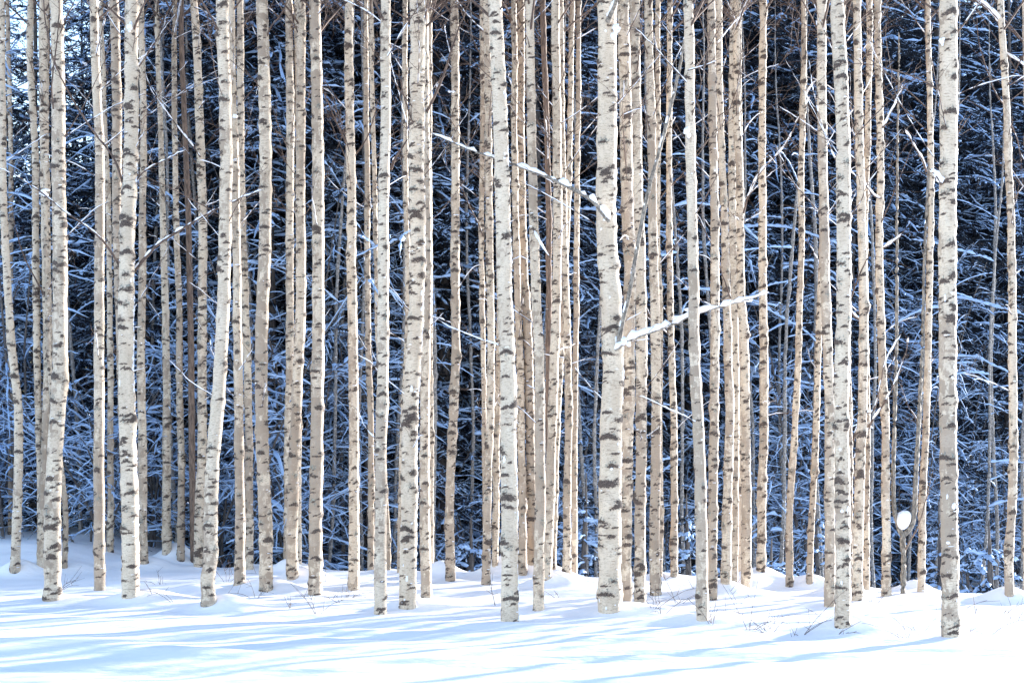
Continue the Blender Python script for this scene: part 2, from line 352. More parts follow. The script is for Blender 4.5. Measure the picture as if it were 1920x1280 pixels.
def smooth_path(pts, n):
    """Catmull-Rom through control points, resampled evenly"""
    p = np.array(pts, float)
    p = np.vstack([2*p[0]-p[1], p, 2*p[-1]-p[-2]])
    out = []
    for i in range(1, len(p)-2):
        t = np.linspace(0, 1, 12, endpoint=False)[:, None]
        a, b_, c, d = p[i-1:i+3]
        out.append(.5*((2*b_)+(-a+c)*t+(2*a-5*b_+4*c-d)*t**2+(-a+3*b_-3*c+d)*t**3))
    out.append(p[-2][None]); q = np.vstack(out)
    L = np.r_[0, np.cumsum(np.linalg.norm(np.diff(q, axis=0), axis=1))]
    s = np.linspace(0, L[-1], n)
    return np.stack([np.interp(s, L, q[:, k]) for k in range(q.shape[1])], 1), L[-1]

def make_trunk(P3, r_foot, r_top, tan, dens, lich, snow, rng, root, ds=.018, K=18, name='trunk', topz=None, material=None):
    """P3: control points foot->top in root space. returns marks for snow placement"""
    length = np.sum(np.linalg.norm(np.diff(P3, axis=0), axis=1))
    n = int(length/ds); P, L = smooth_path(P3, n)
    s = np.linspace(0, L, n)
    zvis = 7.6
    sv_ = np.interp(zvis, P[:, 2], s)
    r = r_foot+(r_top-r_foot)*np.minimum(s/sv_, 1)
    r = r*np.where(s > sv_, np.clip(1-.85*(s-sv_)/max(L-sv_, .1), .1, 1), 1)
    r = r*(1+.20*np.exp(-s/.30))
    for _ in range(9):
        k, ph = rng.uniform(1.5, 14), rng.uniform(0, 6.28)
        P[:, 0] += .0060/k*np.sin(k*s+ph)*np.minimum(1, s); r = r*(1+.012*np.sin(k*1.7*s+ph*2))
    th = np.arange(K)*2*PI/K
    R = np.repeat(r[:, None], K, 1)
    mark = np.zeros((n, K))
    # branch scars
    pos = .05; marks = []
    while pos < L:
        pos += rng.gamma(1.6, .016/dens)+.004
        c = int(pos/ds)
        if c >= n-2: break
        t0 = rng.uniform(-PI, PI)
        big = min(1, rng.random()+(.06 if lich > .19 else 0))
        wa = rng.uniform(.30, .95)*(1.6 if big > .88 else 1); hh = (.0045+.010*rng.random()**1.5)*(2.0 if big > .89 else 1)*(.85+.4*min(1.6, r[c]/.06))
        a0, a1 = max(0, c-9), min(n, c+10)
        dth = (th[None, :]-t0+PI) % (2*PI)-PI
        dz = s[a0:a1, None]-pos+rng.uniform(.0, .045)*np.abs(dth)*np.minimum(1, r[c]/.06)
        m = np.exp(-(dth/wa)**2-(dz/hh)**2)*rng.uniform(.85, 1.3)
        mark[a0:a1] = np.maximum(mark[a0:a1], m)
        R[a0:a1] += m*rng.uniform(.002, .007)*(1.4 if big > .8 else 1)
        if big > .84:
            R[max(0, c-14):c+15] += (rng.uniform(.001, .006)*np.exp(-((s[max(0, c-14):c+15]-pos)/.05)**2))[:, None]*(1+.6*np.cos(th-t0))[None]
        marks.append((pos, t0, wa, hh, big))
    # roughness at the foot
    mark = np.maximum(mark, (np.exp(-s/.35)*.32)[:, None]*np.ones((1, K)))
    X = P[:, None, 0]+R*np.cos(th); Y = P[:, None, 1]+R*np.sin(th); Z = np.repeat(P[:, None, 2], K, 1)
    V = np.stack([X, Y, Z], -1).reshape(-1, 3)
    off = rng.uniform(-50, 50, 3)
    tc = np.stack([np.cos(th)[None]*R*1.15+off[0], np.sin(th)[None]*R*1.15+off[1], np.repeat(s[:, None], K, 1)+off[2]], -1).reshape(-1, 3)
    ta = np.full((n, K), tan)
    ta += (.16*np.sin(s*rng.uniform(1, 2)+rng.uniform(0, 6))+.05*np.sin(s*rng.uniform(4, 7)))[:, None]+.12*np.cos(th-rng.uniform(2.4, 4.2))[None]
    ta += (.22*np.exp(-((P[:, 2]-1.2)/1.2)**2))[:, None]*(tan > .25)
    li = np.full((n, K), lich*.55)
    for (pp, t0, wa, hh, big) in marks:
        if big > .80:
            c = int(pp/ds); a0, a1 = max(0, c-14), min(n, c+15)
            dth = (th[None, :]-t0+PI) % (2*PI)-PI
            li[a0:a1] = np.maximum(li[a0:a1], .62*np.exp(-(dth/1.3)**2-((s[a0:a1, None]-pp)/.09)**2))
    o = mesh_obj(name, [(V, grid_faces(1, n, K))], material or M_BARK, root, dict(tc=tc, mark=mark.ravel(), tan=ta.ravel(), lichen=li.ravel()))
    # snow caught on the bark: on scars, mostly on the windward (camera and right) side
    cs, ss, ax = [], [], []
    def put(pos, t, hw, hv, dep):
        i = min(int(pos/ds), n-1); rr = r[i]
        nx, ny = math.cos(t), math.sin(t)
        cs.append((P[i, 0]+nx*rr*.97, P[i, 1]+ny*rr*.97, P[i, 2])); ss.append((min(hw, rr*.75), dep, hv))
        ax.append(((-ny, nx, 0), (nx, ny, 0), (0, 0, 1)))
    for (pp, t0, wa, hh, big) in marks:
        z = P[min(int(pp/ds), n-1), 2]
        if z > 9: break
        q = snow*(.10+.30*math.exp(-max(z, 0)/3.0))
        if rng.random() < q*.8:
            for _ in range(rng.integers(1, 3)):
                put(pp+hh+rng.uniform(0, .02), rng.normal(-.25, .55) if rng.random() < .6 else t0+rng.normal(0, .3), rng.uniform(.008, .026), rng.uniform(.003, .008), rng.uniform(.004, .010))
    for _ in range(int(1.5*snow*L/10)):
        pp = rng.exponential(2.4) if rng.random() < .6 else rng.uniform(0, 7.5)
        if pp >= L: continue
        put(pp, rng.normal(-.5, .8), rng.uniform(.007, .024), rng.uniform(.005, .014), rng.uniform(.003, .008))
    if snow > 1.1:   # drift plastered down one side
        for _ in range(int(95*snow)):
            pp = rng.uniform(0, 5.6) if rng.random() < .8 else rng.uniform(0, 7.5)
            put(pp, rng.normal(-.08, .12) if rng.random() < .94 else rng.normal(-1.2, .7), rng.uniform(.008, .022), rng.uniform(.010, .045), rng.uniform(.004, .012))
    if cs:
        mesh_obj('snow', [blobs(np.array(cs), np.array(ss), np.array(ax), rng)], M_SNOW_WHITE, root)['kind'] = 'stuff'
    return P, r, s

def level(P):
    d = np.gradient(P, axis=-2); h = np.linalg.norm(d[..., :2], axis=-1)/(np.linalg.norm(d, axis=-1)+1e-9)
    return .12+.88*h**1.6
def lumpy(rng, N_, base, gaps=.25):
    v = base*(1+rng.uniform(-.35, .45, N_)); v[rng.random(N_) < gaps] *= .25; v[0] *= .3; v[-1] = 0
    return v

def branch(root, pts, r0, r1, snow, rng, material=None, twigs=0, name='branch', K=6, tw_len=.4, cover=None):
    """pts in root space"""
    n = max(8, int(np.sum(np.linalg.norm(np.diff(pts, axis=0), axis=1))/.05))
    P, L = smooth_path(pts, n)
    P = P+rng.normal(0, .004, P.shape)*np.linspace(0, 1, n)[:, None]
    R = np.linspace(r0, r1, n)*(1+rng.uniform(-.12, .12, n)); R[-1] *= .3
    parts = [tubes(P, R, K)]
    if twigs:
        tp, tr = [], []
        for _ in range(twigs):
            i = rng.integers(n//4, n-1); d = P[min(i+1, n-1)]-P[i-1]; d /= np.linalg.norm(d)+1e-9
            v = d*.8+rng.normal(0, .5, 3)+np.array([0, 0, .15]); v /= np.linalg.norm(v)
            l = rng.uniform(.4, 1.3)*tw_len
            t = np.linspace(0, 1, 6)[:, None]
            q = P[i]+v*l*t+np.array([0, 0, rng.uniform(-.35, .12)])*l*t**2+rng.normal(0, .012, (6, 3))*t
            tp.append(q); tr.append(np.linspace(.0032, .0012, 6))
        parts.append(tubes(np.array(tp), np.array(tr), 3))
    o = mesh_obj(name, parts, material or M_BRANCH, root)
    if snow > 0:
        bs = (R*(.8+snow*.7)+snow*.006)*np.clip(level(P)*1.1+.25*(snow > .85), .3, 1)
        sr = np.array([lumpy(rng, n, 1.0, .22 if snow < 1 else .06)])*bs
        mesh_obj('snow', [tubes(P[None], sr, 7, .75, .55)], cover or M_SNOW_WHITE, o)
    return o

GB = 'birches of the front stand'
TREES = []
for i, (b, D) in enumerate(zip(B, FOOT)):
    label, path, (wt, wb), tan, dens, lich, snow = b
    rng = np.random.default_rng(100+i)
    foot = at(*path[-1], D)
    root = empty('birch_tree', foot, label, 'birch tree', GB)
    pts = [at(x, y, D)-foot for x, y in path[::-1]]
    pts[0] = pts[0].copy()
    d = pts[0]-pts[1]; d = d/np.linalg.norm(d)
    pts.insert(0, pts[0]+np.array([0, 0, -.25]))
    # depth wobble and the stem going on above the frame
    top = pts[-1]; up = pts[-1]-pts[-2]; up = up/np.linalg.norm(up)
    H = rng.uniform(11.5, 14.5)
    k = top+up*np.array([.5, .5, 1])*1.5; pts += [k, k+np.array([rng.uniform(-.3, .3), rng.uniform(-.3, .3), H-k[2]])]
    pts = np.array(pts)
    ph = rng.uniform(0, 6.28); pts[2:, 1] += .10*np.sin(pts[2:, 2]*.8+ph)-.10*math.sin(ph)
    rf, rt = wb*D/FPX/2, wt*D/FPX/2
    mm = M_BROWN if 'brown trunk between' in label else None
    P, r, s = make_trunk(pts, rf, rt, tan, dens, lich, snow, rng, root, ds=.016 if wb > 14 else .02, K=20 if wb > 24 else 14, material=mm)
    TREES.append((root, P, r, s, D, foot))
    # crown above the picture: bare limbs and twigs
    lp, lr, tp, tr = [], [], [], []
    z0 = CH+(HY-70)*D/FPX-foot[2]*0
    for _ in range(26):
        zz = rng.uniform(z0, H-.5); c = np.array([np.interp(zz, P[:, 2], P[:, k]) for k in range(3)])
        az = rng.uniform(0, 6.28); l = rng.uniform(.8, 2.2)*(1-.4*(zz-z0)/(H-z0)); t = np.linspace(0, 1, 6)[:, None]
        v = np.array([math.cos(az)*.7, math.sin(az)*.7, .75]); q = c+v*l*t+np.array([0, 0, -.25])*l*t**2
        lp.append(q); lr.append(np.linspace(.014, .004, 6))
        for _ in range(9):
            u = rng.uniform(.3, 1); st = c+v*l*u+np.array([0, 0, -.25])*l*u*u
            w_ = v+rng.normal(0, .6, 3); ll = rng.uniform(.3, .8)
            tp.append(st+w_*ll*t+np.array([0, 0, -.4])*ll*t**2); tr.append(np.linspace(.004, .0015, 6))
    mesh_obj('crown', [tubes(np.array(lp), np.array(lr), 4), tubes(np.array(tp), np.array(tr), 3)], M_TWIG, root)
    # small bare side branches in the upper part of the frame
    for _ in range(rng.integers(4, 10)):
        py = rng.uniform(-80, 430)**1.0; zz = CH+(HY-py)*D/FPX-foot[2]
        c = np.array([np.interp(zz, P[:, 2], P[:, k]) for k in range(3)])
        az = rng.uniform(0, 6.28); l = rng.uniform(.35, 1.5); st = rng.uniform(.5, 1.3)
        v = np.array([math.cos(az), math.sin(az)*.8, st]); v /= np.linalg.norm(v)
        t = np.linspace(0, 1, 5)[:, None]
        q = c+v*l*t+np.array([rng.uniform(-.15, .15), 0, rng.uniform(-.3, .35)])*l*t**2
        branch(root, q, rng.uniform(.004, .009), .002, rng.choice([0, 0, .4, .7]), rng, M_TWIG, twigs=int(l*6), K=5)
    for _ in range(rng.integers(0, 4)):      # short snow-lined shoots lower down
        py = rng.uniform(380, 860); zz = CH+(HY-py)*D/FPX-foot[2]
        c = np.array([np.interp(zz, P[:, 2], P[:, k]) for k in range(3)])
        az = rng.uniform(0, 6.28); l = rng.uniform(.25, .9)
        v = np.array([math.cos(az), math.sin(az)*.8, rng.uniform(.2, 1.1)]); v /= np.linalg.norm(v)
        q = c+v*l*t+np.array([0, 0, rng.uniform(-.4, .3)])*l*t**2+rng.normal(0, .015, (5, 3))*t
        branch(root, q, rng.uniform(.005, .008), .002, rng.uniform(.4, .75), rng, M_TWIG, twigs=int(l*9), K=5)

# branches the photograph shows, on the birch that bears them: (part of label, photo points, r0, r1, snow, twigs)
def find(s_):
    for (b, T) in zip(B, TREES):
        if s_ in b[0]: return T
SHOWN = [
 ('thickest birch, white', [(1152,658),(1175,640),(1205,627),(1250,612),(1300,590),(1360,572),(1405,560),(1442,549)], .024, .007, 1.5, 26, -.5),
 ('thickest birch, white', [(1142,415),(1128,396),(1108,374),(1075,355),(1040,338),(1000,322),(940,300),(880,280),(838,262),(808,250)], .026, .005, .95, 24, -.6),
 ('thickest birch, white', [(1158,650),(1168,600),(1180,550),(1195,465),(1215,360),(1240,270),(1265,170),(1285,65),(1292,-40)], .026, .013, .9, 14, -.4),
 ('thickest birch, white', [(1140,40),(1150,15),(1160,-15)], .03, .02, .8, 2, -.3),
 ('sending a snowy branch', [(243,522),(258,500),(280,475),(300,455),(340,430),(400,395),(450,372),(492,355)], .020, .004, .55, 16, -.5),
 ('sending a snowy branch', [(241,528),(228,505),(200,460),(170,430),(120,395),(70,355),(20,325),(-20,310)], .016, .004, .35, 10, -.5),
 ('sending a snowy branch', [(244,412),(236,370),(215,300),(170,240),(130,175),(100,110),(85,40),(80,-30)], .014, .006, .25, 12, -.5),
 ('sending a snowy branch', [(250,355),(262,330),(285,312),(320,295),(350,280)], .012, .004, .5, 10, -.3),
 ('thick birch with a bulging', [(100,205),(97,160),(104,100),(110,40),(112,-20)], .010, .005, .1, 8, -.25),
 ('straight birch with many dark', [(376,295),(360,272),(335,240),(305,200),(282,165),(270,130)], .012, .004, .9, 8, -.3),
 ('straight birch with many dark', [(373,205),(384,190),(395,180)], .010, .004, .9, 2, -.2),
 ('straight birch with many dark', [(378,618),(365,590),(357,560),(362,520),(358,480)], .008, .003, .8, 4, -.3),
 ('mid-sized birch just left', [(80,548),(65,520),(45,480),(30,430),(22,380)], .012, .004, .5, 6, -.3),
 ('mid-sized birch just left', [(90,545),(98,530),(120,500),(135,480)], .010, .004, .5, 5, -.3),
 ('golden birch bowed', [(500,70),(508,50),(525,30),(540,0),(548,-30)], .012, .007, .3, 5, -.2),
 ('crossing in front', [(572,88),(560,65),(550,40),(545,0)], .010, .006, .1, 5, -.2),
 ('forked twig near', [(662,290),(650,270),(632,232),(612,185),(603,160)], .013, .005, .3, 6, -.3),
 ('forked twig near', [(664,292),(678,275),(692,250),(702,215),(706,190)], .012, .005, .3, 6, -.3),
 ('snow tufts leaning', [(733,318),(740,298),(752,280),(766,258)], .016, .006, .8, 3, -.2),
 ('snow tufts leaning', [(734,90),(722,60),(708,20),(700,-20)], .010, .005, .1, 4, -.2),
 ('thick white birch plastered', [(800,210),(815,180),(832,140),(846,95),(862,50),(882,0)], .016, .006, .5, 8, -.3),
 ('thick white birch plastered', [(782,250),(770,220),(757,180),(745,120)], .010, .004, .1, 8, -.3),
 ('solitary greyish', [(858,305),(870,280),(890,250),(905,215)], .012, .005, .8, 5, -.2),
 ('solitary greyish', [(860,330),(875,375),(895,415),(905,440)][::-1], .010, .004, .6, 4, -.2),
 ('smooth cream birch', [(1036,488),(1022,470),(1010,450),(1000,430)][::-1], .012, .004, .9, 2, -.2),
 ('lone thin grey birch', [(1084,285),(1070,265),(1058,245),(1048,215)], .010, .004, .6, 6, -.2),
 ('clean pale birch leaning', [(1290,132),(1305,128),(1330,120),(1345,115)], .008, .003, .7, 6, -.2),
 ('slim birch alone', [(1400,375),(1412,345),(1432,315),(1462,285),(1478,262),(1500,215),(1520,180)], .014, .005, .9, 5, -.3),
 ('right birch of the tight', [(1394,400),(1402,372),(1415,345),(1425,320)], .012, .005, .9, 3, -.2),
 ('birch left of the shrub', [(1652,372),(1640,368),(1625,350),(1608,335),(1590,316)], .012, .004, .9, 4, -.2),
 ('birch left of the shrub', [(1655,240),(1668,215),(1680,190),(1688,172),(1696,156)], .012, .005, 1.2, 3, -.2),
 ('birch left of the shrub', [(1656,465),(1668,458),(1684,445),(1697,432)], .012, .005, 1.2, 3, -.2),
 ('brown peeling scars', [(1602,862),(1612,838),(1635,790),(1660,752),(1685,700),(1700,655),(1703,630)], .014, .005, .9, 5, -.3),
 ('brown peeling scars', [(1600,825),(1604,810),(1622,775),(1640,765),(1660,680),(1690,625)], .012, .005, 1.1, 5, -.3),
 ('brown peeling scars', [(1613,600),(1600,590),(1592,570),(1610,520),(1632,470)], .014, .005, .6, 6, -.3),
 ('slim birch between the snow ball', [(1737,322),(1730,300),(1715,275),(1697,242)], .014, .005, 1.2, 2, -.2),
 ('slim birch between the snow ball', [(1733,690),(1742,685),(1752,672)], .010, .004, .8, 2, -.1),
 ('big straight birch at right', [(1765,345),(1758,332),(1745,318)], .016, .006, 1.6, 2, -.1),
 ('rightmost birch standing', [(1880,45),(1862,25),(1845,8),(1825,-5)], .014, .006, 1.8, 4, -.3),
 ('rightmost birch standing', [(1892,205),(1870,180),(1850,130),(1835,80),(1832,30)], .009, .004, .5, 8, -.4),
 ('rightmost birch standing', [(1888,215),(1905,255),(1915,290),(1935,320)], .009, .004, .5, 8, -.4),
 ('rightmost birch standing', [(1886,100),(1905,112),(1935,130)], .014, .006, 1.2, 6, -.3),
 ('bowing right at mid', [(1370,560),(1360,530),(1350,500),(1340,440),(1312,400)], .010, .004, .5, 6, -.2),
 ('thin grey birch leaning right', [(1500,360),(1492,350),(1478,320),(1462,290),(1455,270)], .009, .004, .8, 3, -.2),
 ('thin grey birch leaning right', [(1500,210),(1510,180),(1522,160),(1532,150)], .010, .004, 1.0, 3, -.2),
 ('tan birch with a snow' if False else 'third birch right', [(1220,115),(1210,90),(1200,55),(1192,10)], .010, .004, .3, 5, -.2),
 ('straight tan birch with reddish', [(600,160),(620,175),(640,230),(655,285)][::-1], .006, .003, .2, 4, -.2),
 ('rough tan lichen', [(1336,460),(1325,440),(1312,410),(1300,395)], .008, .003, .8, 2, -.2),
]
for (nm, pts, r0, r1, sn, tw, dy) in SHOWN:
    root, P, r, s, D, foot = find(nm)
    rng = np.random.default_rng(int(pts[0][0]*7+pts[0][1]))
    q = []
    for k, (x, y) in enumerate(pts):
        DD = D+dy*k/(len(pts)-1)*1.0
        q.append(at(x, y, DD)-foot)
    # start inside the trunk
    branch(root, np.array(q), r0, r1, sn, rng, M_BRANCH if r0 > .02 else M_TWIG, twigs=tw, K=8)
# clumps of snow lodged on branches and scars
def clump(root, foot, x, y, D, sx, sz, rng, host):
    p = at(x, y, D)-foot; n = 5
    c = p+rng.normal(0, 1, (n, 3))*np.array([sx, sx*.6, sz])*.35
    mesh_obj('snow_clump', [blobs(c, np.array([[sx*.5, sx*.4, sz*.5]])*rng.uniform(.6, 1.3, (n, 3)), np.tile(np.eye(3), (n, 1, 1)), rng)], M_SNOW_WHITE, host)
rng = np.random.default_rng(77)
for nm, x, y, sx, sz in (('sending a snowy', 85, 362, .07, .035), ('sending a snowy', 242, 50, .04, .06), ('straight birch with many', 158, 120, .05, .03), ('straight tan birch right behind', 440, 218, .05, .04),
        ('left trunk of a close', 546, 322, .06, .035), ('solitary greyish', 822, 160, .05, .02), ('clean pale birch', 1290, 250, .045, .06), ('thickest birch, white', 1155, 60, .05, .10), ('thickest birch, white', 1400, 562, .07, .03),
        ('thickest birch, white', 1293, 582, .06, .05), ('thickest birch, white', 1170, 640, .07, .06), ('big straight birch', 1768, 80, .03, .04), ('solitary greyish', 845, 172, .05, .02)):
    root, P, r, s, D, foot = find(nm)
    clump(root, foot, x, y, D-.12, sx, sz, rng, root)

# ------------------------------------------------------------------ a slim brown rowan-like trunk and the forked shrub with its ball of snow
def stem_tree(label, name, cat, path, wt, wb, D, seed, m=None):
    rng = np.random.default_rng(seed); foot = at(*path[-1], D); root = empty(name, foot, label, cat)
    pts = np.array([at(x, y, D)-foot for x, y in path[::-1]]); pts = np.vstack([pts[0]-[0, 0, .3], pts])
    if path[0][1] <= 0: pts = np.vstack([pts, pts[-1]+[.1, .1, 3]])
    n = int(np.ptp(pts[:, 2])/.05); P, L = smooth_path(pts, n)
    R = np.linspace(wb, wt, n)*D/FPX/2*(1+rng.uniform(-.05, .05, n))
    mesh_obj('trunk', [tubes(P, R, 12)], m or M_BROWN, root)
    return root, foot, P, R
stem_tree('smooth reddish brown trunk, unlike birches, beside the crossing pale birch at left', 'alder_tree', 'alder tree',
    [(340,0),(345,200),(349,300),(353,400),(356,550),(358,640),(359,750),(360,850),(363,1052)], 9, 13, cast(363, 1053), 3)
D = cast(1694, 1112); foot = at(1694, 1112, D)
sh = empty('forked_shrub', foot, 'small brown forked trunk cradling a round ball of snow', 'shrub')
rng = np.random.default_rng(9)
def lp(pts, dy=0): return np.array([at(x, y, D+dy)-foot for x, y in pts])
for pts, r0, r1 in (([(1693,1130),(1694,1080),(1694,1040),(1692,1000)], .036, .034),):
    branch(sh, lp(pts), r0, r1, 0, rng, M_BRANCH, name='trunk', K=10)
branch(sh, lp([(1692,1005),(1684,985),(1677,955),(1675,900),(1677,800),(1681,640),(1682,400),(1684,200),(1686,60)]), .028, .010, .15, rng, M_BRANCH, 6, 'stem', 8)
branch(sh, lp([(1692,1005),(1706,990),(1714,965),(1717,900),(1722,800),(1729,660),(1733,500),(1742,300)], .05), .032, .011, .12, rng, M_BRANCH, 6, 'stem', 8)
branch(sh, lp([(1698,1030),(1708,1010),(1722,985),(1735,940),(1745,900)], -.1), .012, .005, .3, rng, M_BROWN, 5, 'stem', 6)
bp = lp([(1693, 974)])[0]
bv = BV*np.array([.105, .10, .140])*(1+rng.uniform(-.17, .17, (26, 1))); bv[:, 0] *= 1+.9*np.clip(bv[:, 2], -.12, .1); bv[:, 0] += .12*bv[:, 2]
ball = mesh_obj('snow_ball', [(bv*1.05+bp, BF)], M_SNOW_WHITE, sh)
ball.modifiers.new('round', 'SUBSURF').levels = 2; ball.modifiers['round'].render_levels = 2

# thin shaded trunks inside the edge of the wood
THIN = [(150,.032,28),(282,.03,29),(330,.028,27.6),(392,.034,29),(478,.03,28.3),(525,.026,30),(610,.03,28),(636,.034,29.5),(676,.03,28.5),(742,.028,29),(822,.034,28),(884,.03,30),(1000,.028,29),(1098,.036,30),(1112,.028,28.5),
        (1248,.04,31),(1290,.03,30),(1345,.034,31),(1415,.03,32),(1455,.036,31),(1470,.028,33),(1540,.046,32),(1640,.03,32),(1705,.03,34),(1755,.034,33),(1840,.03,34),(1866,.036,35),(1912,.032,34)]
for k, (x, rr, D) in enumerate(THIN):
    rg = np.random.default_rng(900+k); f = np.array([(x-960)*D/FPX, D, float(ground((x-960)*D/FPX, D))])
    t_ = empty('thin_trunk_tree', f, 'thin grey shaded trunk standing in the dark edge of the wood', 'thin tree', 'thin shaded trunks in the edge of the wood')
    ln = rg.uniform(-.05, .05); z = np.linspace(-.3, 12, 8)
    pp = np.stack([ln*z+.05*np.sin(z*.9+k), .04*np.cos(z+k), z], 1)
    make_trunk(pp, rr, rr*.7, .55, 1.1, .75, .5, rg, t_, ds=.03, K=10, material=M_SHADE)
    for _ in range(rg.integers(5, 10)):
        zz = rg.uniform(2, 9); az = rg.uniform(0, 6.28); l = rg.uniform(.4, 1.2); t = np.linspace(0, 1, 5)[:, None]
        v = np.array([math.cos(az), math.sin(az), rg.uniform(-.1, .8)]); c = np.array([ln*zz+.05*math.sin(zz*.9+k), .04*math.cos(zz+k), zz])
        branch(t_, c+v*l*t+np.array([0, 0, -.3])*l*t**2, .010, .003, 1.0, rg, M_GREY, twigs=int(l*6), K=4, cover=M_SNOW_SHADE)
    if x in (742, 884, 1098, 1290, 1415, 1455, 1470, 1755, 1840):
        for _ in range(4):      # heavy boughs, thick with snow
            zz = rg.uniform(.8, 7.5); az = rg.uniform(-.5, .5)+(0 if rg.random() < .5 else PI); l = rg.uniform(.8, 1.8); t = np.linspace(0, 1, 7)[:, None]
            v = np.array([math.cos(az), math.sin(az)-.3, rg.uniform(-.15, .55)]); c = np.array([ln*zz+.05*math.sin(zz*.9+k), .04*math.cos(zz+k), zz])
            branch(t_, c+v*l*t+np.array([0, 0, -rg.uniform(.1, .7)])*l*t**2+np.cumsum(rg.normal(0, .05, (7, 3)), 0)*t, .014, .005, 1.7, rg, M_GREY, twigs=int(l*9), K=5, cover=M_SNOW_SHADE)

# ------------------------------------------------------------------ snow ground, one sheet out to the horizon
def axis(a, b, fine_a, fine_b, st, grow=1.18):
    m = list(np.arange(fine_a, fine_b, st)); d = st; x = fine_b
    while x < b: m.append(x); d *= grow; x += d
    m.append(b); d = st; x = fine_a-st
    while x > a: m.insert(0, x); d *= grow; x -= d
    m.insert(0, a)
    return np.array(m)
gx = axis(-600, 600, -9, 9, .055); gy = axis(-200, 1200, 11, 28, .06)
GX, GY = np.meshgrid(gx, gy); GZ = ground(GX, GY)
GZ = GZ+np.where(GY > 60, np.minimum((GY-60)*.05, 14), 0)
V = np.stack([GX, GY, GZ], -1).reshape(-1, 3)
g = mesh_obj('snow_ground', [(V, grid_faces(1, len(gy), len(gx), False))], M_GROUND); g['kind'] = 'structure'

# ------------------------------------------------------------------ background wood: spruces and snow-laden bushes (prototypes, then copies)
def snow_r(rng, n, N_, base):
    v = base*(1+rng.uniform(-.45, .6, (n, N_))); v[rng.random((n, N_)) < .25] *= .2; v[:, 0] *= .5; v[:, -1] = 0
    return v
def make_spruce(seed, H=15, spread=.17, dead=3.0, snowy=1.0, seen=12.5, lad=.72):
    rng = np.random.default_rng(seed)
    root = empty('spruce_tree', (0, 0, 0))
    n = 40; z = np.linspace(-.4, H, n); P = np.stack([.05*np.sin(z*.7+seed), .05*np.cos(z*.6), z], 1)
    mesh_obj('trunk', [tubes(P, np.linspace(.13, .01, n), 10)], M_GREY, root)
    mp, mr, sp, sr, npnt, ndir = [], [], [], [], [], []
    tw, twr, ts, tsr = [], [], [], []
    zz = .5; clump = 1.0
    t7 = np.linspace(0, 1, 10)[:, None]; t5 = np.linspace(0, 1, 10)[:, None]
    while zz < H-.3:
        nb = rng.integers(4, 7); a0 = rng.uniform(0, 6.28)
        for k in range(nb):
            az = a0+k*2*PI/nb+rng.normal(0, .25); L = min((H-zz)*spread, 1.9)*rng.uniform(.7, 1.25)+.25; hid = zz > seen
            bare = zz < dead and rng.random() < .7; laden = rng.random() < lad
            h = np.array([math.cos(az), math.sin(az), 0]); rise = rng.uniform(-.45, .35)
            z0 = zz+rng.uniform(-.12, .12)
            q = np.array([0, 0, z0])+h*L*t7+np.array([0, 0, 1])*(rise*L*t7-rng.uniform(.25, .6)*L*t7**2+.12*L*t7**4)
            q += np.cumsum(rng.normal(0, .030, q.shape), 0)*t7**.3
            mp.append(q); mr.append(np.linspace(.016, .005, 10))
            sp.append(q+[0, 0, .012]); sr.append((1 if laden else .25)*level(q)*snow_r(rng, 1, 10, .030*snowy*(.75 if bare else 1))[0])
            m = int(L*(4 if bare else 4.5 if hid else 9))
            sd = np.array([-h[1], h[0], 0])
            for j in range(m):
                u = rng.uniform(.15, .98); c = np.array([np.interp(u, t7[:, 0], q[:, a]) for a in range(3)])
                s_ = rng.choice([-1, 1]); l = L*.36*(1.15-u)*rng.uniform(.4, 1.3)+.08
                d = h*rng.uniform(.4, 1)+sd*s_*rng.uniform(.5, 1); d /= np.linalg.norm(d)
                qq = c+d*l*t5+np.array([0, 0, 1])*(rng.uniform(-.15, .15)*l*t5-rng.uniform(.1, .5)*l*t5**2)
                tw.append(qq); twr.append(np.linspace(.006, .003, 10)); qq[1:] += np.cumsum(rng.normal(0, .013, (9, 3)), 0)
                if rng.random() < (.85 if laden else .03) and not hid: ts.append(qq+[0, 0, .01]); tsr.append(level(qq)*snow_r(rng, 1, 10, .010+.025*rng.random()**1.5*snowy)[0])
                if not bare:
                    nn = int(l*(45 if hid else 95))
                    uu = rng.uniform(0, 1, nn)
                    cc = np.stack([np.interp(uu, t5[:, 0], qq[:, a]) for a in range(3)], 1)
                    npnt.append(cc); dd = d[None]*.5+rng.normal(0, .6, (nn, 3))-np.array([0, 0, .35]); ndir.append(dd)
        zz += rng.uniform(.26, .42)*(1.3 if hid else 1)
    P = np.concatenate(npnt); Dn = np.concatenate(ndir); Dn /= np.linalg.norm(Dn, axis=1, keepdims=True)
    ln = rng.uniform(.025, .075, (len(P), 1)); sd = np.cross(Dn, rng.normal(0, 1, P.shape)); sd /= np.linalg.norm(sd, axis=1, keepdims=True)
    wq = .013
    q = np.stack([P-sd*wq, P+sd*wq, P+Dn*ln+sd*wq*.4, P+Dn*ln-sd*wq*.4], 1).reshape(-1, 3)
    f = np.arange(len(q)).reshape(-1, 4)
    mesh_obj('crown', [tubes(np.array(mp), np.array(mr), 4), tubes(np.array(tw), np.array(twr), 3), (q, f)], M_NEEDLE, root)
    mesh_obj('snow', [tubes(np.array(sp), np.array(sr), 5, .7), tubes(np.array(ts), np.array(tsr), 4, .7)], M_SNOW_SHADE, root)
    return root

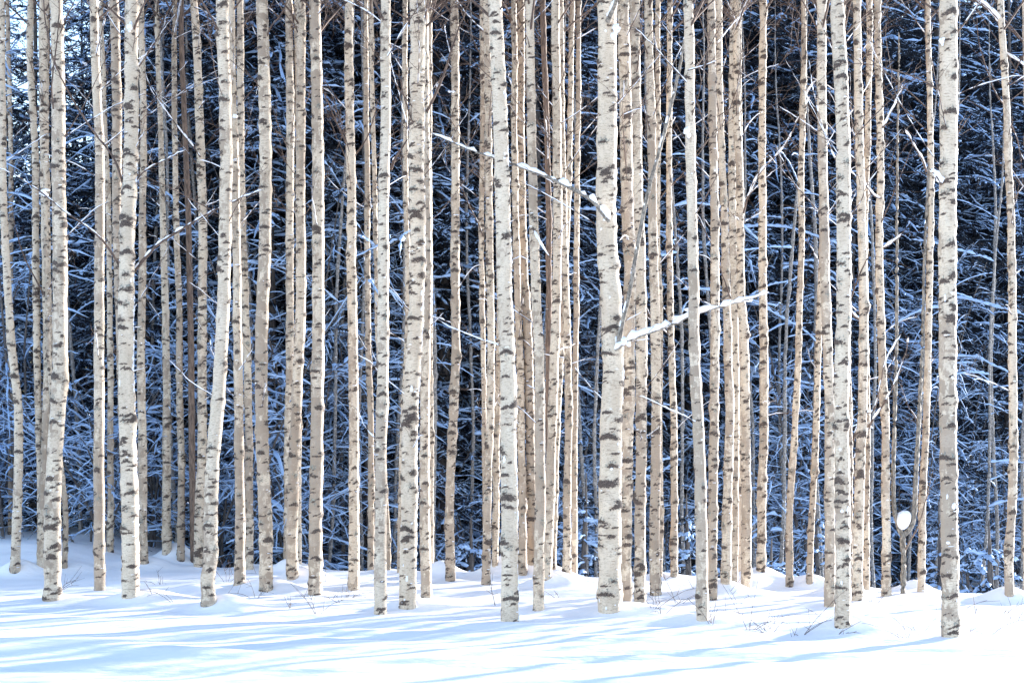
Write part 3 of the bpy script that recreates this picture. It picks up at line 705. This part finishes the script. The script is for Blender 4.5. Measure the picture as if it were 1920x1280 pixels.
def make_bush(seed, H=4.5, stems=7, snowy=1.0, lean=.45, name='snowy_bush'):
    """bare broadleaf thicket weighed down by snow"""
    rng = np.random.default_rng(seed); root = empty(name, (0, 0, 0))
    t9 = np.linspace(0, 1, 9)[:, None]; t6 = np.linspace(0, 1, 9)[:, None]
    A, Ar, Bq, Br, Cq, Cr = [], [], [], [], [], []
    sA, sAr, sB, sBr = [], [], [], []
    for i in range(stems):
        az = rng.uniform(0, 6.28); l = H*rng.uniform(.6, 1.15); ln = lean*rng.uniform(.2, 1.3)
        h = np.array([math.cos(az), math.sin(az), 0])
        q = np.array([rng.uniform(-.25, .25), rng.uniform(-.25, .25), -.2])+h*l*ln*t9**1.6+np.array([0, 0, 1])*(l*t9-l*ln*.35*t9**3)
        q += np.cumsum(rng.normal(0, .025, q.shape), 0)
        A.append(q); Ar.append(np.linspace(.024, .006, 9)); sA.append(q+[0, 0, .004]); sAr.append(level(q)*snow_r(rng, 1, 9, .014*snowy)[0])
        for j in range(int(l*3.8)):
            u = rng.uniform(.12, 1); c = np.array([np.interp(u, t9[:, 0], q[:, a]) for a in range(3)])
            a2 = rng.uniform(0, 6.28); L2 = rng.uniform(.5, 1.5)*(1.25-u*.6); el = rng.uniform(-.1, .9)
            h2 = np.array([math.cos(a2), math.sin(a2), el])
            q2 = c+h2*L2*t6-np.array([0, 0, 1])*rng.uniform(.15, .75)*L2*t6**2+np.cumsum(rng.normal(0, .018, (9, 3)), 0)*t6**.5
            Bq.append(q2); Br.append(np.linspace(.010, .003, 9)); sB.append(q2+[0, 0, .008]); sBr.append(level(q2)*snow_r(rng, 1, 9, rng.uniform(.009, .024)*snowy)[0])
            for k in range(int(L2*6)):
                u3 = rng.uniform(.15, 1); c3 = np.array([np.interp(u3, t6[:, 0], q2[:, a]) for a in range(3)])
                d3 = h2*.5+rng.normal(0, .55, 3); L3 = rng.uniform(.15, .6)
                q3 = c3+d3*L3*t6-np.array([0, 0, 1])*rng.uniform(0, .4)*L3*t6**2+np.cumsum(rng.normal(0, .012, (9, 3)), 0)*t6**.5
                Cq.append(q3); Cr.append(np.linspace(.004, .002, 9))
                if rng.random() < .7: sB.append(q3+[0, 0, .005]); sBr.append(level(q3)*snow_r(rng, 1, 9, rng.uniform(.006, .014)*snowy)[0])
    mesh_obj('stems', [tubes(np.array(A), np.array(Ar), 6), tubes(np.array(Bq), np.array(Br), 4), tubes(np.array(Cq), np.array(Cr), 3)], M_GREY, root)
    mesh_obj('snow', [tubes(np.array(sA), np.array(sAr), 5, .8), tubes(np.array(sB), np.array(sBr), 5, .75)], M_SNOW_SHADE, root)
    return root

rng = np.random.default_rng(21)
SPR = [make_spruce(1, 21, .20, 3), make_spruce(2, 23, .17, 6), make_spruce(3, 19, .22, 2), make_spruce(4, 22, .18, 8, 1.15), make_spruce(5, 20, .20, 4)]
DEEP = [make_spruce(8, 22, .19, 3, 1, 12.5, .16), make_spruce(9, 20, .21, 5, 1, 12.5, .16)]
BSH = [make_bush(11, 4.5, 8), make_bush(12, 6.5, 7, 1.1, .3), make_bush(13, 3.2, 9, 1.1, .6), make_bush(14, 8.5, 5, 1.0, .22), make_bush(15, 5.5, 8, 1.2, .5), make_bush(16, 10.5, 6, .85, .16), make_bush(17, 9, 6, .95, .22)]
YNG = [make_spruce(6, 3.2, .30, 0, 1.5), make_spruce(7, 2.2, .36, 0, 1.6)]
used = set()
def place(proto, x, y, sc, rz, label, cat, group):
    if proto.name in used: o = copy_tree(proto)
    else: o = proto; used.add(proto.name)
    o.location = (x, y, float(ground(x, y))-.05); o.scale = (sc, sc, sc); o.rotation_euler = (0, 0, rz)
    o['label'] = label; o['category'] = cat; o['group'] = group
    return o
def edge_y(x): return 27.4+max(0, .64*(min(x, 6)+5.2))+.80*max(0, x-6)
# rows of spruces; the wood's edge runs parallel to the low sun
cnt = 0
for row, (dy, step, x0, x1) in enumerate(((1.4, 1.7, -9.5, 19), (3.6, 1.9, -11, 21), (6.2, 2.1, -13, 24), (9.5, 2.4, -15, 28), (13, 2.8, -17, 28), (18, 3.2, -20, 26), (24, 3.8, -24, 26), (31, 4.4, -28, 28))):
    x = x0
    while x < x1:
        xx = x+rng.uniform(-.6, .6); yy = edge_y(xx)+dy+rng.uniform(-.8, .8)
        sc = rng.uniform(.85, 1.2)*(1 if row < 4 else 1.42)
        pxx = 960+FPX*xx/yy
        x += step*rng.uniform(.75, 1.25)*(1.0 if xx > -3 else 1.25)
        if pxx < 380 and row < 8: sc *= rng.uniform(.47, .66) if pxx < 240 else rng.uniform(.65, .85)
        inside = -60 < pxx < 1980
        if inside: lab = ('snow-laden spruce of the dark wood close behind the birches' if row < 2 else 'tall snowy spruce deep in the dark wood behind the birches')
        else: lab = 'snowy spruce of the same wood beyond the picture edge'
        grp = 'spruces at the edge of the wood' if row < 2 else 'spruces deep in the wood'
        if not inside: grp = 'spruces beyond the picture edge'
        place(DEEP[rng.integers(0, 2)] if row > 2 or (row > 0 and pxx > 1000) else SPR[rng.integers(0, 5)], xx, yy, sc, rng.uniform(0, 6.28), lab, 'spruce tree', grp); cnt += 1
for row, (dy, step) in enumerate(((-.6, 1.7), (.9, 1.8), (2.6, 2.2), (4.6, 2.6))):
    x = -9.5-row*.8
    while x < 13+row:
        xx = x+rng.uniform(-.4, .4); yy = edge_y(xx)+dy+rng.uniform(-.5, .5)
        x += step*rng.uniform(.7, 1.3)
        pr = BSH[rng.integers(0, 7)]
        lab = 'bare thicket bush bent under snow at the edge of the wood' if row < 2 else 'tangled bare bush under snow between the spruces'
        place(pr, xx, yy, rng.uniform(.8, 1.2), rng.uniform(0, 6.28), lab, 'bush', 'snowy bushes at the wood edge' if row < 2 else 'snowy bushes between the spruces')
YL = ['young spruce under snow in the dark gap left of the thickest birch', 'small snow-loaded spruce left of the solitary slanting birch foot', 'small snowy spruce behind the gap right of the thickest birch',
      'young snowy spruce at the right, beside the rightmost birch', 'small snowy spruce right of the snow ball shrub', 'small snowy spruce near the thin grey leaning birch foot', 'young snowy spruce low behind the tall close pair at right']
for k, (px, dd, sc) in enumerate(((1095, 28, .85), (880, 27.5, .8), (1290, 28.5, .75), (1850, 27.5, .9), (1760, 29, .7), (1450, 28.5, .75), (1530, 30, .7))):
    place(YNG[k % 2], (px-960)*dd/FPX, dd, sc, rng.uniform(0, 6.28), YL[k], 'young spruce', 'young spruces at the wood edge')

# birches of the stand that go on to the right of the picture, and young spruces whose shade reaches the feet of the trunks
src = [T[0] for T in TREES]
for k in range(5):
    x = rng.uniform(9, 26); y = rng.uniform(7, 11.5)+x*.84
    s0 = src[rng.integers(0, len(src))]
    o = s0.copy(); C.objects.link(o)
    for ch in s0.children:
        if ch.name.startswith(('trunk', 'crown')): c = ch.copy(); C.objects.link(c); c.parent = o
    o.location = (x, y, float(ground(x, y))); o.rotation_euler = (0, 0, rng.uniform(0, 6.28))
    o['label'] = 'birch of the same stand beyond the right edge of the picture'; o['group'] = 'birches beyond the picture edge'
for k in range(13):
    u = rng.uniform(0, 1); x = 12+u*8; y = .84*x+rng.uniform(18.6, 23)
    place(SPR[rng.integers(0, 5)], x, y, rng.uniform(.15, .23)*(x+6)/20, rng.uniform(0, 6.28), 'snowy spruce of the same wood beyond the picture edge', 'spruce tree', 'spruces beyond the picture edge')

# ------------------------------------------------------------------ dry twigs poking out of the snow
TW = [(110,1105,60,'left of the thick bulging birch foot'),(425,1090,70,'left of the thick white forked birch foot'),(640,1130,55,''),(330,1130,90,''),(300,1095,40,''),(480,1120,60,''),(545,1140,70,''),(595,1150,85,''),(610,1090,70,''),(650,1120,60,''),(930,1135,55,''),
      (1240,1150,80,''),(1270,1130,70,''),(1335,1170,90,''),(1405,1180,110,''),(1440,1180,80,''),(1385,1130,60,''),(1500,1190,90,''),(1560,1190,50,''),(1700,1195,70,''),(1725,1190,90,''),(1850,1190,110,''),(1880,1150,80,''),(1800,1140,60,''),(1830,1150,90,''),(1445,1185,60,''),(1050,1120,40,''),(1225,1140,70,''),(1905,1160,50,''),(1640,1130,60,'')]
TW = TW[:30]
for k, (x, y, h, _) in enumerate(TW):
    rng = np.random.default_rng(500+k); D = cast(x, y); p = at(x, y, D); p[2] = float(ground(p[0], p[1]))
    H = h*D/FPX; parts_p, parts_r = [], []
    for j in range(rng.integers(2, 5)):
        t = np.linspace(0, 1, 8)[:, None]; dx = rng.uniform(-.9, .9)
        q = np.array([0, 0, -.06])+np.array([dx, rng.uniform(-.4, .4), 1])*H*rng.uniform(.6, 1.1)*t+np.array([dx*.5, 0, -rng.uniform(0, .7)])*H*t**2+np.cumsum(rng.normal(0, .006, (8, 3)), 0)*t
        parts_p.append(q); parts_r.append(np.linspace(.0032, .0014, 8))
        for m in range(rng.integers(1, 4)):
            c = q[rng.integers(2, 7)]; v = rng.normal(0, .5, 3)+[0, 0, .7]
            parts_p.append(c+v*H*.3*t); parts_r.append(np.linspace(.0025, .0012, 8))
    o = mesh_obj('bare_twig', [tubes(np.array(parts_p), np.array(parts_r), 4)], M_TWIG)
    o.location = p
    # nearest birch names the place
    best = sorted(range(len(B)), key=lambda i: (B[i][1][-1][0]-x)**2+((B[i][1][-1][1]-y)*1.5)**2)[0]
    o['category'] = 'twig'; o['group'] = 'dry twigs poking through the snow'
    o['label'] = 'thin dry brown twig poking out of the snow among the birch feet'
print('spruces', cnt, 'objects', len(bpy.data.objects))
